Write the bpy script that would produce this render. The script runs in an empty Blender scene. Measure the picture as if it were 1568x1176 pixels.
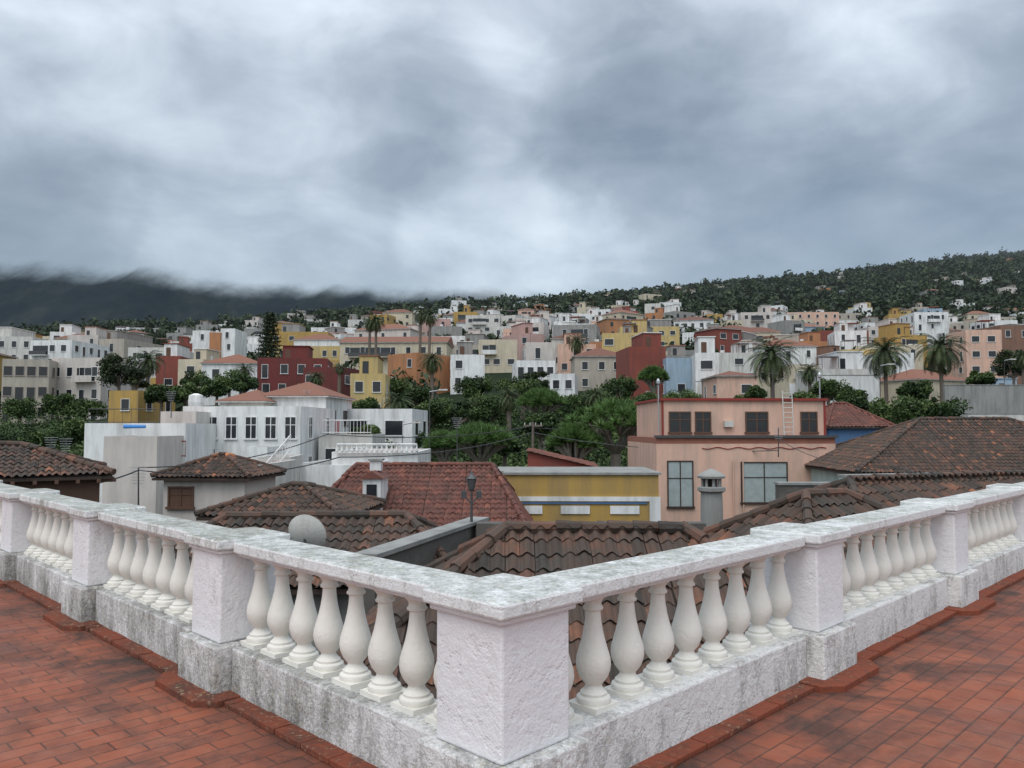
import bpy, math, random
import numpy as np
from mathutils import Vector, Matrix, noise as mn
R=random.Random(7); random.seed(3)
scene=bpy.context.scene
# ------------------------------------------------------------ survey helper (bearing + distance -> world)
F=1210.0; PITCH=math.atan(67/F); EYE=1.65
sp,cp=math.sin(PITCH),math.cos(PITCH)
def S(px,py,D):
    a=(px-784)/F; b=(588-py)/F
    yc=cp-b*sp; zc=sp+b*cp; t=D/yc
    return Vector((t*a,D,EYE+t*zc))
RP=[-600,0,300,500,700,850,1000,1150,1300,1450,1568,2200]
RY=[520,512,500,482,466,458,444,430,414,396,382,362]
RD=[600,600,650,750,850,900,1000,1150,1300,1450,1600,1800]
RE=[1,1,1,1,1,1,1.03,1.08,1.12,1.16,1.18,1.2]
def gz(x,y):
    if y<40: return -8.0
    if y<80: return -8+5*(y-40)/40
    px=784+F*max(-1.15,min(1.15,x/y))
    py=float(np.interp(px,RP,RY)); Dr=float(np.interp(px,RP,RD)); e=float(np.interp(px,RP,RE))
    zr=EYE+Dr*(655-py)/F
    t=(y-80)/(Dr-80)
    if t<=1: z=-3+(zr+3)*t**e
    else: z=zr-(y-Dr)*0.04
    k=min(1,(y-80)/200)*min(3.5,y/180)
    return z+k*mn.noise(Vector((x*0.012,y*0.012,0)))*1.6
# ------------------------------------------------------------ materials
def nt(name):
    m=bpy.data.materials.new(name); m.use_nodes=True
    n=m.node_tree.nodes; l=m.node_tree.links
    return m,n,l,n['Principled BSDF'],n['Material Output']
def noise(n,l,scale,detail=5,vec=None,rough=.6,dist=0,out='Fac'):
    o=n.new('ShaderNodeTexNoise'); o.inputs['Scale'].default_value=scale; o.inputs['Detail'].default_value=detail
    o.inputs['Roughness'].default_value=rough; o.inputs['Distortion'].default_value=dist
    if vec is not None: l.new(vec,o.inputs['Vector'])
    return o.outputs[out]
def ramp(n,l,fac,stops):
    o=n.new('ShaderNodeValToRGB'); l.new(fac,o.inputs[0]); e=o.color_ramp.elements
    while len(e)>1: e.remove(e[-1])
    e[0].position=stops[0][0]; c=stops[0][1]; e[0].color=(*c,1)
    for p,c in stops[1:]:
        q=e.new(p); q.color=(*c,1)
    return o.outputs[0]
def mixc(n,l,fac,a,b,mode='MIX'):
    o=n.new('ShaderNodeMix'); o.data_type='RGBA'; o.blend_type=mode
    for s,v in ((0,fac),(6,a),(7,b)):
        if hasattr(v,'links'): l.new(v,o.inputs[s])
        elif isinstance(v,(int,float)): o.inputs[s].default_value=v
        else: o.inputs[s].default_value=(*v,1)
    return o.outputs[2]
def math_(n,l,op,a,b=None,clamp=False):
    o=n.new('ShaderNodeMath'); o.operation=op; o.use_clamp=clamp
    for s,v in ((0,a),(1,b)):
        if v is None: continue
        if hasattr(v,'links'): l.new(v,o.inputs[s])
        else: o.inputs[s].default_value=v
    return o.outputs[0]
def posvec(n,l,scale=(1,1,1)):
    g=n.new('ShaderNodeNewGeometry'); m=n.new('ShaderNodeMapping'); l.new(g.outputs['Position'],m.inputs[0])
    m.inputs['Scale'].default_value=scale
    return m.outputs[0]
def bump(n,l,bs,h,strength=.3,dist=.02):
    b=n.new('ShaderNodeBump'); b.inputs['Strength'].default_value=strength; b.inputs['Distance'].default_value=dist
    l.new(h,b.inputs['Height']); l.new(b.outputs[0],bs.inputs['Normal'])
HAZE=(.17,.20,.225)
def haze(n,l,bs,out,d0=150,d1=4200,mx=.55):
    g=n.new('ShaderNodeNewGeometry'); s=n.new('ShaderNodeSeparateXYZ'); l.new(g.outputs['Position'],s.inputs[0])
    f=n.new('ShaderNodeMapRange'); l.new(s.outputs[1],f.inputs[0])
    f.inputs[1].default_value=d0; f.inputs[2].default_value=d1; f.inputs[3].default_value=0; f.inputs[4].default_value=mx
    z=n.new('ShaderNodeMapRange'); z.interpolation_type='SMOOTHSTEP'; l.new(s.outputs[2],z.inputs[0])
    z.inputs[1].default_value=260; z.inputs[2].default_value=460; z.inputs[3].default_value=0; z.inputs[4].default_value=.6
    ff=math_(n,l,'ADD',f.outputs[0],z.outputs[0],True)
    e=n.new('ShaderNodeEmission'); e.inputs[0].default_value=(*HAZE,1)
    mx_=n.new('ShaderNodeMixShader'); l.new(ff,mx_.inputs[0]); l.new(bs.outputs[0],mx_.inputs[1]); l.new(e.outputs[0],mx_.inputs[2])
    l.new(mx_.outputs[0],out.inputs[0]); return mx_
def plaster(name,c,dirt=.35,far=True,sc=1.0):
    m,n,l,bs,out=nt(name)
    v=posvec(n,l); vs=posvec(n,l,(1.3,1.3,.18))
    a=noise(n,l,.35*sc,6,v); s=noise(n,l,1.4*sc,5,vs,.65)
    f=ramp(n,l,s,[(.42,(0,0,0)),(.72,(1,1,1))])
    f=math_(n,l,'MULTIPLY',f,dirt)
    base=mixc(n,l,ramp(n,l,a,[(.3,(0,0,0)),(.7,(1,1,1))]),tuple(x*.82 for x in c),c)
    g=sum(c)/3
    base=mixc(n,l,f,base,(g*.42,g*.41,g*.38))
    l.new(base,bs.inputs['Base Color']); bs.inputs['Roughness'].default_value=.9
    bump(n,l,bs,noise(n,l,12,3,v),.25,.02)
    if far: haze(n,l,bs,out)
    return m
def simple(name,c,rough=.7,far=False,metal=0):
    m,n,l,bs,out=nt(name)
    v=posvec(n,l); a=noise(n,l,3,4,v)
    l.new(mixc(n,l,a,tuple(x*.7 for x in c),tuple(min(1,x*1.25) for x in c)),bs.inputs['Base Color'])
    bs.inputs['Roughness'].default_value=rough; bs.inputs['Metallic'].default_value=metal
    if far: haze(n,l,bs,out)
    return m
def tinted(name,stops,rough=.85,far=False,ns=0,nb=None,leaf=False,amt=.8):
    m,n,l,bs,out=nt(name)
    a=n.new('ShaderNodeAttribute'); a.attribute_name='tint'
    c=ramp(n,l,a.outputs['Fac'],stops)
    if ns:
        f=ramp(n,l,noise(n,l,ns,6,posvec(n,l),.72),[(.40,(0,0,0)),(.64,(1,1,1))])
        c=mixc(n,l,math_(n,l,'MULTIPLY',f,amt),c,nb)
    l.new(c,bs.inputs['Base Color']); bs.inputs['Roughness'].default_value=rough
    if leaf: bs.inputs['Specular IOR Level'].default_value=.25
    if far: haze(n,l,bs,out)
    return m
MT={}
pal=dict(white=(.79,.79,.77),offwhite=(.63,.61,.56),cream=(.60,.52,.38),yellow=(.57,.42,.17),ochre=(.46,.29,.08),orange=(.45,.20,.09),
 salmon=(.70,.44,.33),pink=(.52,.33,.29),maroon=(.16,.034,.030),red=(.24,.06,.042),concrete=(.30,.295,.275),beige=(.45,.40,.33),blue=(.33,.44,.54),
 brick=(.24,.13,.09),pinkwhite=(.60,.54,.49),aqua=(.47,.58,.54),deepblue=(.08,.16,.30),hotpink=(.60,.26,.25))
for k,c in pal.items(): MT[k]=plaster('plaster_'+k,c,.7 if k in('white','offwhite','concrete') else .45)
MT['glass']=simple('window_glass',(.022,.025,.03),.15,True)
MT['glassl']=simple('curtained_glass',(.34,.38,.37),.25)
MT['frame']=simple('window_frame',(.7,.7,.68),.5)
MT['wood']=simple('brown_wood',(.10,.05,.03),.7)
MT['darkwood']=simple('dark_wood',(.045,.028,.02),.8)
MT['deck']=simple('roof_deck',(.32,.27,.24),.9,True)
MT['deckred']=simple('roof_deck_red',(.30,.12,.08),.9,True)
MT['metal']=simple('metal',(.06,.06,.06),.5)
MT['galv']=simple('galvanised',(.4,.41,.42),.4,False,.5)
MT['tank']=simple('water_tank',(.25,.28,.32),.6,True)
MT['tarp']=simple('blue_tarp',(.05,.22,.55),.5)
MT['redtrim']=plaster('red_trim',(.27,.04,.03),.2)
MT['under']=simple('dark_gap_fill',(.03,.02,.016),.95)
MT['tile_old']=tinted('old_roof_tiles',[(0,(.036,.027,.021)),(.35,(.080,.047,.033)),(.7,(.14,.066,.043)),(.93,(.24,.10,.055)),(1,(.42,.16,.075))],.9,False,2.6,(.060,.053,.044),amt=.85)
MT['tile_red']=tinted('red_roof_tiles',[(0,(.11,.036,.026)),(.5,(.17,.058,.040)),(1,(.25,.088,.056))],.85,False,1.5,(.085,.045,.034))
MT['tile_far']=tinted('brown_roof_tiles',[(0,(.12,.05,.035)),(.5,(.19,.08,.05)),(1,(.27,.11,.07))],.9,True)
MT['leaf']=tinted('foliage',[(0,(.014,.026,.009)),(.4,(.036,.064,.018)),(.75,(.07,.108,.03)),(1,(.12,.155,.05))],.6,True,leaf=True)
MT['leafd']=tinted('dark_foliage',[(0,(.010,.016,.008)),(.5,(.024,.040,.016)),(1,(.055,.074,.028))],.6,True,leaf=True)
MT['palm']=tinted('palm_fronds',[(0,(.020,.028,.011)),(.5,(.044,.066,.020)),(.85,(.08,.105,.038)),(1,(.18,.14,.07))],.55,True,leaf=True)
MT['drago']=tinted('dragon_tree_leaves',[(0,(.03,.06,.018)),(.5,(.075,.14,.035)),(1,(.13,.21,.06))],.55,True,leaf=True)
MT['bark']=simple('bark',(.15,.12,.095),.95,True)
MT['barkp']=simple('pale_bark',(.27,.24,.20),.95,True)
def stone():
    m,n,l,bs,out=nt('rubble_stone'); v=posvec(n,l)
    vo=n.new('ShaderNodeTexVoronoi'); vo.inputs['Scale'].default_value=3.2; l.new(mixc(n,l,.12,v,noise(n,l,3,3,v,out='Color')),vo.inputs['Vector'])
    c=mixc(n,l,noise(n,l,.9,6,v),(.05,.047,.043),(.22,.205,.18))
    c=mixc(n,l,ramp(n,l,vo.outputs['Distance'],[(0,(0,0,0)),(.35,(1,1,1))]),c,(.10,.09,.08))
    l.new(c,bs.inputs['Base Color']); bs.inputs['Roughness'].default_value=.95
    bump(n,l,bs,vo.outputs['Distance'],.6,.05); return m
MT['stone']=stone()
# ------------------------------------------------------------ mesh builder
COL=scene.collection
class MB:
    def __init__(s): s.v=[];s.f=[];s.m=[];s.t=[];s.mats=[];s.M=Matrix.Identity(4)
    def mi(s,k):
        if k not in s.mats: s.mats.append(k)
        return s.mats.index(k)
    def setM(s,M): s.M=M
    def add(s,vs,fs,k,tint=.5):
        o=len(s.v); M=s.M
        for p in vs: s.v.append(tuple(M@Vector(p)))
        mi=s.mi(k)
        for f in fs: s.f.append([o+i for i in f]); s.m.append(mi); s.t.append(tint)
    def box(s,x0,x1,y0,y1,z0,z1,k,top=None,tint=.5):
        vs=[(x0,y0,z0),(x1,y0,z0),(x1,y1,z0),(x0,y1,z0),(x0,y0,z1),(x1,y0,z1),(x1,y1,z1),(x0,y1,z1)]
        if top is None: s.add(vs,[(0,1,5,4),(1,2,6,5),(2,3,7,6),(3,0,4,7),(3,2,1,0),(4,5,6,7)],k,tint)
        else:
            s.add(vs,[(0,1,5,4),(1,2,6,5),(2,3,7,6),(3,0,4,7),(3,2,1,0)],k,tint); s.add(vs[4:],[(0,1,2,3)],top,tint)
    def quad(s,pts,k,tint=.5): s.add(pts,[tuple(range(len(pts)))],k,tint)
    def tube(s,a,b,r0,r1=None,k='metal',seg=6,tint=.5):
        a=Vector(a);b=Vector(b);r1=r0 if r1 is None else r1
        d=(b-a)
        if d.length<1e-6: return
        d.normalize(); u=d.orthogonal().normalized(); w=d.cross(u)
        vs=[]
        for p,r in((a,r0),(b,r1)):
            for i in range(seg):
                t=2*math.pi*i/seg; vs.append(p+u*(r*math.cos(t))+w*(r*math.sin(t)))
        fs=[(i,(i+1)%seg,seg+(i+1)%seg,seg+i) for i in range(seg)]+[tuple(range(seg))[::-1],tuple(range(seg,2*seg))]
        s.add(vs,fs,k,tint)
    def lathe(s,c,prof,k,seg=20):
        vs=[];fs=[]
        for r,z in prof:
            for i in range(seg):
                t=2*math.pi*i/seg; vs.append((c[0]+r*math.cos(t),c[1]+r*math.sin(t),c[2]+z))
        for j in range(len(prof)-1):
            for i in range(seg):
                fs.append((j*seg+i,j*seg+(i+1)%seg,(j+1)*seg+(i+1)%seg,(j+1)*seg+i))
        fs.append(tuple((len(prof)-1)*seg+i for i in range(seg)))
        s.add(vs,fs,k)
    def finish(s,name,smooth=False,parent=None,bevel=0):
        me=bpy.data.meshes.new(name); me.from_pydata(s.v,[],s.f)
        for k in s.mats: me.materials.append(MT[k])
        me.polygons.foreach_set('material_index',s.m)
        a=me.attributes.new('tint','FLOAT','FACE'); a.data.foreach_set('value',s.t)
        if smooth: me.polygons.foreach_set('use_smooth',[True]*len(s.f))
        me.update()
        o=bpy.data.objects.new(name,me); COL.objects.link(o)
        if parent: o.parent=parent
        if bevel:
            b=o.modifiers.new('b','BEVEL'); b.width=bevel; b.segments=2; b.limit_method='ANGLE'
        return o
def npmesh(name,V,nper,k,tint,smooth=False):
    V=np.asarray(V,dtype=np.float32).reshape(-1,3); nf=len(V)//nper
    me=bpy.data.meshes.new(name); me.vertices.add(len(V)); me.vertices.foreach_set('co',V.ravel())
    me.loops.add(len(V)); me.loops.foreach_set('vertex_index',np.arange(len(V),dtype=np.int32))
    me.polygons.add(nf); me.polygons.foreach_set('loop_start',np.arange(0,len(V),nper,dtype=np.int32))
    me.update(calc_edges=True)
    me.materials.append(MT[k])
    a=me.attributes.new('tint','FLOAT','FACE'); a.data.foreach_set('value',np.asarray(tint,dtype=np.float32))
    me.validate(); o=bpy.data.objects.new(name,me); COL.objects.link(o); return o
def empty(name,loc=(0,0,0)):
    o=bpy.data.objects.new(name,None); o.location=loc; COL.objects.link(o); return o
def T(x,y,z,yaw=0): return Matrix.Translation((x,y,z))@Matrix.Rotation(math.radians(yaw),4,'Z')
# ------------------------------------------------------------ tiled roofs
def inside(p,poly):
    c=False;n=len(poly)
    for i in range(n):
        a=poly[i];b=poly[(i+1)%n]
        if (a[1]>p[1])!=(b[1]>p[1]) and p[0]<(b[0]-a[0])*(p[1]-a[1])/(b[1]-a[1])+a[0]: c=not c
    return c
def roof_plane(mb,pts,k,pu=.20,pv=.33,seg=6,amp=.042,seed=0,old=True):
    pts=[Vector(p) for p in pts]; A,B=pts[0],pts[1]
    u=(B-A).normalized(); n=(B-A).cross(pts[2]-A).normalized()
    if n.z<0: n=-n
    v=n.cross(u)
    if v.z<0: v=-v
    poly=[((p-A).dot(u),(p-A).dot(v)) for p in pts]
    mb.quad([p-n*.04 for p in pts],'under')  # shade of the gaps under the tile lips, put in as a dark sheet
    u0=min(p[0] for p in poly);u1=max(p[0] for p in poly);v1=max(p[1] for p in poly)
    rr=random.Random(seed)
    nc=int((u1-u0)/pu)+1; nr=int(v1/pv)+1
    for c in range(nc):
        wig=rr.uniform(-.02,.02)
        for r in range(nr):
            sag=.03*mn.noise(Vector((c*.15+seed,r*.2,1)))
            ub=u0+c*pu+wig+rr.uniform(-.008,.008); vb=r*pv
            dj=rr.uniform(-.025,.035); ht=rr.uniform(-.008,.014)+sag; tn=min(1,max(0,rr.gauss(.5,.2) if not old else rr.choice([rr.gauss(.35,.18),rr.gauss(.4,.18),rr.gauss(.5,.2),rr.gauss(.5,.2),rr.uniform(.2,1)])))
            vs=[];fs=[]
            for i in range(seg+1):
                t=i/seg; h=amp*math.cos(2*math.pi*(t-.5)); h=h*(1 if h>0 else .6)
                uu=ub+t*pu
                vs.append(A+u*uu+v*(vb+dj-.03)+n*(h+.028+ht)); vs.append(A+u*uu+v*(vb+pv+.02)+n*(h+sag))
            for i in range(seg):
                pc=(ub+(i+.5)/seg*pu,vb+pv*.5)
                if inside(pc,poly): fs.append((2*i,2*i+2,2*i+3,2*i+1))
            if fs: mb.add(vs,fs,k,tn)
def ridge_tiles(mb,a,b,k,r=.095,seed=0):
    a=Vector(a);b=Vector(b);L=(b-a).length;n=max(1,int(L/.36)); rr=random.Random(seed)
    for i in range(n):
        p=a.lerp(b,i/n); q=a.lerp(b,(i+1.08)/n); j=Vector((rr.uniform(-.012,.012),rr.uniform(-.012,.012),rr.uniform(-.01,.015)))
        mb.tube(p+j,q+j,r*1.1,r*.85,k,8,min(1,max(0,rr.gauss(.4,.25))))
def hip_roof(mb,M,w,d,ze,rise,k,ridge=None,**kw):
    old=mb.M; mb.setM(M)
    hw,hd=w/2,d/2
    rl=ridge if ridge is not None else max(0,w-d)
    r0=Vector((-rl/2,0,ze+rise)); r1=Vector((rl/2,0,ze+rise))
    a,b,c,e=[Vector(p) for p in((-hw,-hd,ze),(hw,-hd,ze),(hw,hd,ze),(-hw,hd,ze))]
    if rl>.05:
        roof_plane(mb,[a,b,r1,r0],k,seed=1,**kw); roof_plane(mb,[c,e,r0,r1],k,seed=2,**kw)
    else:
        roof_plane(mb,[a,b,r0],k,seed=1,**kw); roof_plane(mb,[c,e,r0],k,seed=2,**kw)
    roof_plane(mb,[b,c,r1],k,seed=3,**kw); roof_plane(mb,[e,a,r0],k,seed=4,**kw)
    o=Vector((0,0,.045))
    for p,q in((a,r0),(e,r0),(b,r1),(c,r1)): ridge_tiles(mb,p+o,q+o,k,seed=int(p.x*7))
    if rl>.05: ridge_tiles(mb,r0+o,r1+o,k)
    mb.box(-hw+.02,hw-.02,-hd+.02,hd-.02,ze-.16,ze-.06,'darkwood')
    mb.setM(old)
# ------------------------------------------------------------ houses
def window(mb,face,c,z,ww,wh,detail,rr,fr='frame',gl='glass'):
    o,xd,od=face
    def P(a,zz,out): return o+xd*a+Vector((0,0,zz))+od*out
    def slab(a0,a1,z0,z1,out,k):
        q=[P(a0,z0,0),P(a1,z0,0),P(a1,z1,0),P(a0,z1,0),P(a0,z0,out),P(a1,z0,out),P(a1,z1,out),P(a0,z1,out)]
        mb.add(q,[(4,5,6,7),(0,1,5,4),(1,2,6,5),(2,3,7,6),(3,0,4,7)],k)
    if detail==0:
        mb.quad([P(c-ww/2,z,.05),P(c+ww/2,z,.05),P(c+ww/2,z+wh,.05),P(c-ww/2,z+wh,.05)],gl); return
    slab(c-ww/2,c+ww/2,z,z+wh,.02,gl)
    t=.06 if detail==1 else .07
    slab(c-ww/2-t,c-ww/2,z-t,z+wh+t,.06,fr); slab(c+ww/2,c+ww/2+t,z-t,z+wh+t,.06,fr)
    slab(c-ww/2,c+ww/2,z+wh,z+wh+t,.058,fr); slab(c-ww/2-t-.05,c+ww/2+t+.05,z-t-.04,z-.001,.12,fr)
    if detail>1:
        slab(c-.03,c+.03,z,z+wh,.045,fr); slab(c-ww/2,c-.03,z+wh*.62,z+wh*.62+.05,.043,fr); slab(c+.03,c+ww/2,z+wh*.62,z+wh*.62+.05,.043,fr)
def house_mesh(mb,M,w,d,h,k,rr,detail=1,roof='flat',cols=None,wins=True,storey=3.0,ww=1.0,wh=1.35,fr='frame',extra=True,trim=None,gl='glass',deck=None):
    mb.setM(M)
    deck=deck or rr.choice(['deck','deckred','deckred'])
    if roof=='flat':
        pt=.35
        mb.box(-w/2,w/2,0,d,0,h-pt,k,deck)
        t=.18; tk=trim or k
        mb.box(-w/2,w/2,0,t,h-pt,h,tk); mb.box(-w/2,w/2,d-t,d,h-pt,h,tk)
        mb.box(-w/2,-w/2+t,t,d-t,h-pt,h,tk); mb.box(w/2-t,w/2,t,d-t,h-pt,h,tk)
    else: mb.box(-w/2,w/2,0,d,0,h,k)
    faces=[((Vector((-w/2,0,0)),Vector((1,0,0)),Vector((0,-1,0))),w),((Vector((-w/2,d,0)),Vector((0,-1,0)),Vector((-1,0,0))),d),((Vector((w/2,0,0)),Vector((0,1,0)),Vector((1,0,0))),d)]
    ns=max(1,int(h/storey)); wstyle=rr.choice([(1,1),(1.4,.85),(.8,1.1),(1.15,1),(1.7,.9)]) if cols is None else (1,1)
    if wins:
        for fi,(fc,L) in enumerate(faces):
            nc=cols if (cols and fi==0) else max(1,int(L/rr.uniform(2.3,3.9)))
            if fi>0 and rr.random()<.35: continue
            for si in range(ns):
                z=h-.35-storey*si-storey+.95
                if z<0: break
                for c in range(nc):
                    if rr.random()<.24 and cols is None: continue
                    xx=(c+.5)*L/nc+(rr.uniform(-.3,.3) if cols is None else 0)
                    if rr.random()<.16 and detail<2: window(mb,fc,xx,z-.7,ww*.95,wh+.65,detail,rr,fr,gl)
                    else: window(mb,fc,xx,z,ww*wstyle[0],wh*wstyle[1],detail,rr,fr,gl)
            if fi==0 and detail<2 and rr.random()<.35 and w>7:
                z=h-.35-storey; b0=rr.uniform(-w/2+.3,0); mb.box(b0,b0+w*.4,-1.0,-.0,z,z+.16,k); mb.box(b0,b0+w*.4,-1.0,-.93,z+.16,z+1.0,rr.choice([k,'metal','white']))
                mb.box(b0+.2,b0+w*.4-.2,-.045,0,z+.17,z+2.2,'glass')
            if fi==0 and cols is None and detail<2 and rr.random()<.25:
                mb.box(-w/2-.02,w/2+.02,-.03,0,0,h-.35-storey*(ns-1) if ns>1 else .8,rr.choice(['concrete','white','beige','ochre','beige']))
    if roof=='flat' and extra:
        if rr.random()<.6:
            a=rr.uniform(-w/2+.6,w/2-3.2); ww2=rr.uniform(2.2,max(2.4,w*.5)); b=min(w/2-.3,a+ww2)
            hh=rr.uniform(2.1,2.8); y0=rr.uniform(.8,d*.4)
            mb.box(a,b,y0,d-.4,h-.36,h+hh,rr.choice([k,k,'white','concrete']),deck)
            mb.box(a-.15,b+.15,y0-.15,d-.3,h+hh,h+hh+.12,rr.choice([k,'deckred','white']))
            mb.quad([(a+.4,y0-.04,h-.3),(a+1.2,y0-.04,h-.3),(a+1.2,y0-.04,h+1.7),(a+.4,y0-.04,h+1.7)],rr.choice(['glass','wood']))
        if rr.random()<.35:
            x=rr.uniform(-w/2+1,w/2-1); mb.tube((x,d*.6,h-.35),(x,d*.6,h+1.0),.5,.5,rr.choice(['tank','white','frame']),8)
        if rr.random()<.6:
            x=rr.uniform(-w/2+.5,w/2-.5); mb.tube((x,d*.5,h),(x,d*.5,h+2.4),.04,.04,'metal',4); mb.tube((x-.5,d*.5,h+2.2),(x+.5,d*.5,h+2.2),.025,.025,'metal',4)
        if rr.random()<.2 and detail<2:
            x=rr.uniform(-w/2+.5,w/2-3); mb.box(x,x+2.6,1,3.5,h+2.0,h+2.1,rr.choice(['deckred','concrete','tank']))
            for xx,yy in((x,1),(x+2.5,1),(x,3.4),(x+2.5,3.4)): mb.tube((xx+.05,yy+.05,h-.35),(xx+.05,yy+.05,h+2),.05,.05,'metal',4)
    if roof in('hip','gable'):
        o=.35; z=h; rz=rr.uniform(.9,1.5) if w<9 else 1.9
        rl=max(.1,w-d) if roof=='hip' else w+2*o
        a,b,c,e=(-w/2-o,-o,z),(w/2+o,-o,z),(w/2+o,d+o,z),(-w/2-o,d+o,z)
        r0,r1=(-rl/2,d/2,z+rz),(rl/2,d/2,z+rz)
        tn=rr.uniform(.0,.8)
        mb.add([a,b,c,e,r0,r1],[(0,1,5,4),(2,3,4,5),(1,2,5),(3,0,4)],'tile_far',tn)
        mb.box(-w/2-o+.05,w/2+o-.05,-o+.05,d+o-.05,z-.12,z-.02,'white')
    mb.setM(Matrix.Identity(4))
occupied=[]
def H(name,pl,pr,pt,D,d,k,yaw=0,**kw):
    a=S(pl,pt,D);b=S(pr,pt,D); cx=(a.x+b.x)/2; w=(b.x-a.x); zt=a.z
    g=kw.pop('base',None); g=(min(gz(cx,D),gz(cx,D+d))-1.5) if g is None else g
    rr=random.Random(int(pl*13+D)); mb=MB()
    house_mesh(mb,T(cx,D,g,yaw),w,d,zt-g,k,rr,**kw)
    occupied.append((cx,D+d/2,w/2+2,d/2+3,pl,pr,D))
    return mb.finish(name)
H('beige_apartment_block',8,72,550,116,12,'beige',14,detail=1,cols=4,ww=1.1,wh=1.3,extra=False,fr='deck')
H('beige_apartment_block',74,160,548,120,12,'pinkwhite',-10,detail=1,cols=4,ww=.9,extra=False,storey=3.4)
H('white_apartment_block',-60,48,515,175,16,'offwhite',4,detail=1,cols=6)
H('white_apartment_block',45,112,521,170,14,'white',-4,detail=1)
H('apartment_block',104,150,513,195,16,'pinkwhite',3,detail=1)
H('apartment_block',150,192,519,188,16,'beige',-9,detail=1)
H('apartment_block',196,262,532,165,12,'offwhite',0)
H('yellow_house',165,214,598,96,8,'ochre',-8,ww=.9,extra=False)
H('red_house',240,276,545,146,9,'red',5)
H('cream_house',272,312,550,140,9,'cream',-5)
H('white_house',310,396,556,134,9,'white',4,roof='hip')
H('white_tower_block',295,322,506,198,9,'white',0,extra=False)
H('brick_tower_block',321,338,509,197.5,9,'orange',0,wins=False,extra=False)
H('white_tower_block',338,360,503,198,9,'white',0,extra=False)
H('yellow_orange_house',412,502,508,222,10,'ochre',2)
H('yellow_house',408,522,530,185,10,'yellow',-3)
H('white_house',450,520,520,200,9,'white',0,roof='hip')
H('maroon_house',396,500,548,121,10,'maroon',8,ww=.9)
H('maroon_house',462,525,562,116,9,'maroon',-12,wins=True,extra=False)
H('yellow_house',537,590,572,103,9,'yellow',4,roof='flat',cols=2)
H('cream_hall',520,684,524,170,12,'cream',-2,roof='gable',cols=7)
H('white_house',690,742,543,138,9,'white',4)
H('cream_house',733,792,520,172,9,'cream',0)
H('white_house',790,850,552,128,9,'white',4,cols=4,extra=False)
H('white_house',842,880,572,126,9,'white',-8,cols=2,extra=False)
H('white_house',805,846,524,150,9,'pinkwhite',2)
H('beige_house',880,960,545,140,9,'beige',0,roof='hip')
H('red_house',963,1020,531,124,9,'red',6,ww=.9)
H('blue_house',1020,1062,548,122,9,'blue',2)
H('white_house',1065,1100,540,116,8,'white',-8)
H('salmon_house',1098,1160,575,108,8,'salmon',0,roof='hip')
H('cream_house',950,1040,500,220,10,'yellow',-3)
H('pink_school_block',1206,1284,478,330,14,'salmon',-3,cols=6,extra=False)
H('red_house',1255,1330,506,225,10,'red',0)
H('white_house',1330,1400,500,232,10,'pinkwhite',0)
H('yellow_house',1290,1345,535,160,9,'yellow',-6)
H('white_house',1345,1400,540,152,9,'white',2)
H('white_house',1250,1330,565,120,9,'offwhite',0)
H('salmon_house',1480,1532,505,156,9,'salmon',-6)
H('brick_house',1530,1580,498,160,9,'brick',2)
H('white_house',1400,1452,478,260,10,'white',0)
H('cream_house',1100,1180,540,160,9,'offwhite',0)
H('white_house',1165,1250,530,170,9,'white',0,roof='hip')
# ------------------------------------------------------------ generic town
def overlaps(x,y):
    for ox,oy,hw,hd,_,_,_ in occupied:
        if abs(x-ox)<hw+5 and abs(y-oy)<hd+5: return True
    px=784+F*x/y
    for ox,oy,hw,hd,pl,pr,D in occupied:
        if y<D and y>D-22 and pl-30<px<pr+30: return True
    return False
keys=['white']*9+['offwhite']*5+['cream']*4+['yellow']*2+['ochre']*2+['orange','orange','salmon','salmon','pink','maroon','red','red','concrete','concrete','beige','beige','blue','brick','pinkwhite','pinkwhite']
calm=['white','white','white','offwhite','offwhite','cream','concrete','beige','pinkwhite']
far=MB(); D=118.0; ntown=0
while D<1400:
    x=-.72*D+R.uniform(0,8)
    while x<.74*D:
        yy=D+R.uniform(-6,6); px=784+F*x/yy
        Dr=float(np.interp(px,RP,RD))
        if px<250: p=.62 if yy<270 else .03
        elif px<560: p=.52 if yy<280 else .04
        elif px<1000: p=.68 if yy<340 else (.26 if yy<480 else .06)
        else: p=.66 if yy<330 else (.17 if yy<460 else (.05 if yy<800 else .025))
        if px>1290 and yy<170: p*=.6
        p*=.35+1.3*max(0,min(1,.5+1.4*mn.noise(Vector((x*.014,yy*.014,3)))+.15))
        if yy>Dr-40: p=0
        if yy<135 and 560<px<1250: p=0
        if R.random()<p and not overlaps(x,yy+4):
            w=R.choice([R.uniform(6,9),R.uniform(7,12),R.uniform(10,17)]); d=R.uniform(7,11); h=R.choice([4.5,4.5,6.6,6.6,7.5,9.6]) if yy<420 else R.choice([3.6,4.5,6.0])
            g=min(gz(x,yy),gz(x,yy+d)); M=T(x,yy,g-1.5,R.choice([R.uniform(-14,14),R.uniform(-40,40)]))
            rf=R.choice(['flat','flat','flat','hip']) ; k=R.choice(keys if w<10 else calm)
            if yy<300:
                mb=MB(); house_mesh(mb,M,w,d,h+1.5,k,R,1 if yy<220 else 0,rf); mb.finish('town_house')
            else: house_mesh(far,M,w,d,h+1.5,k,R,0,rf)
            ntown+=1; x+=w+R.uniform(.5,6)
        else: x+=8
    D*=1.064
far.finish('distant_hillside_houses')
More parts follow.
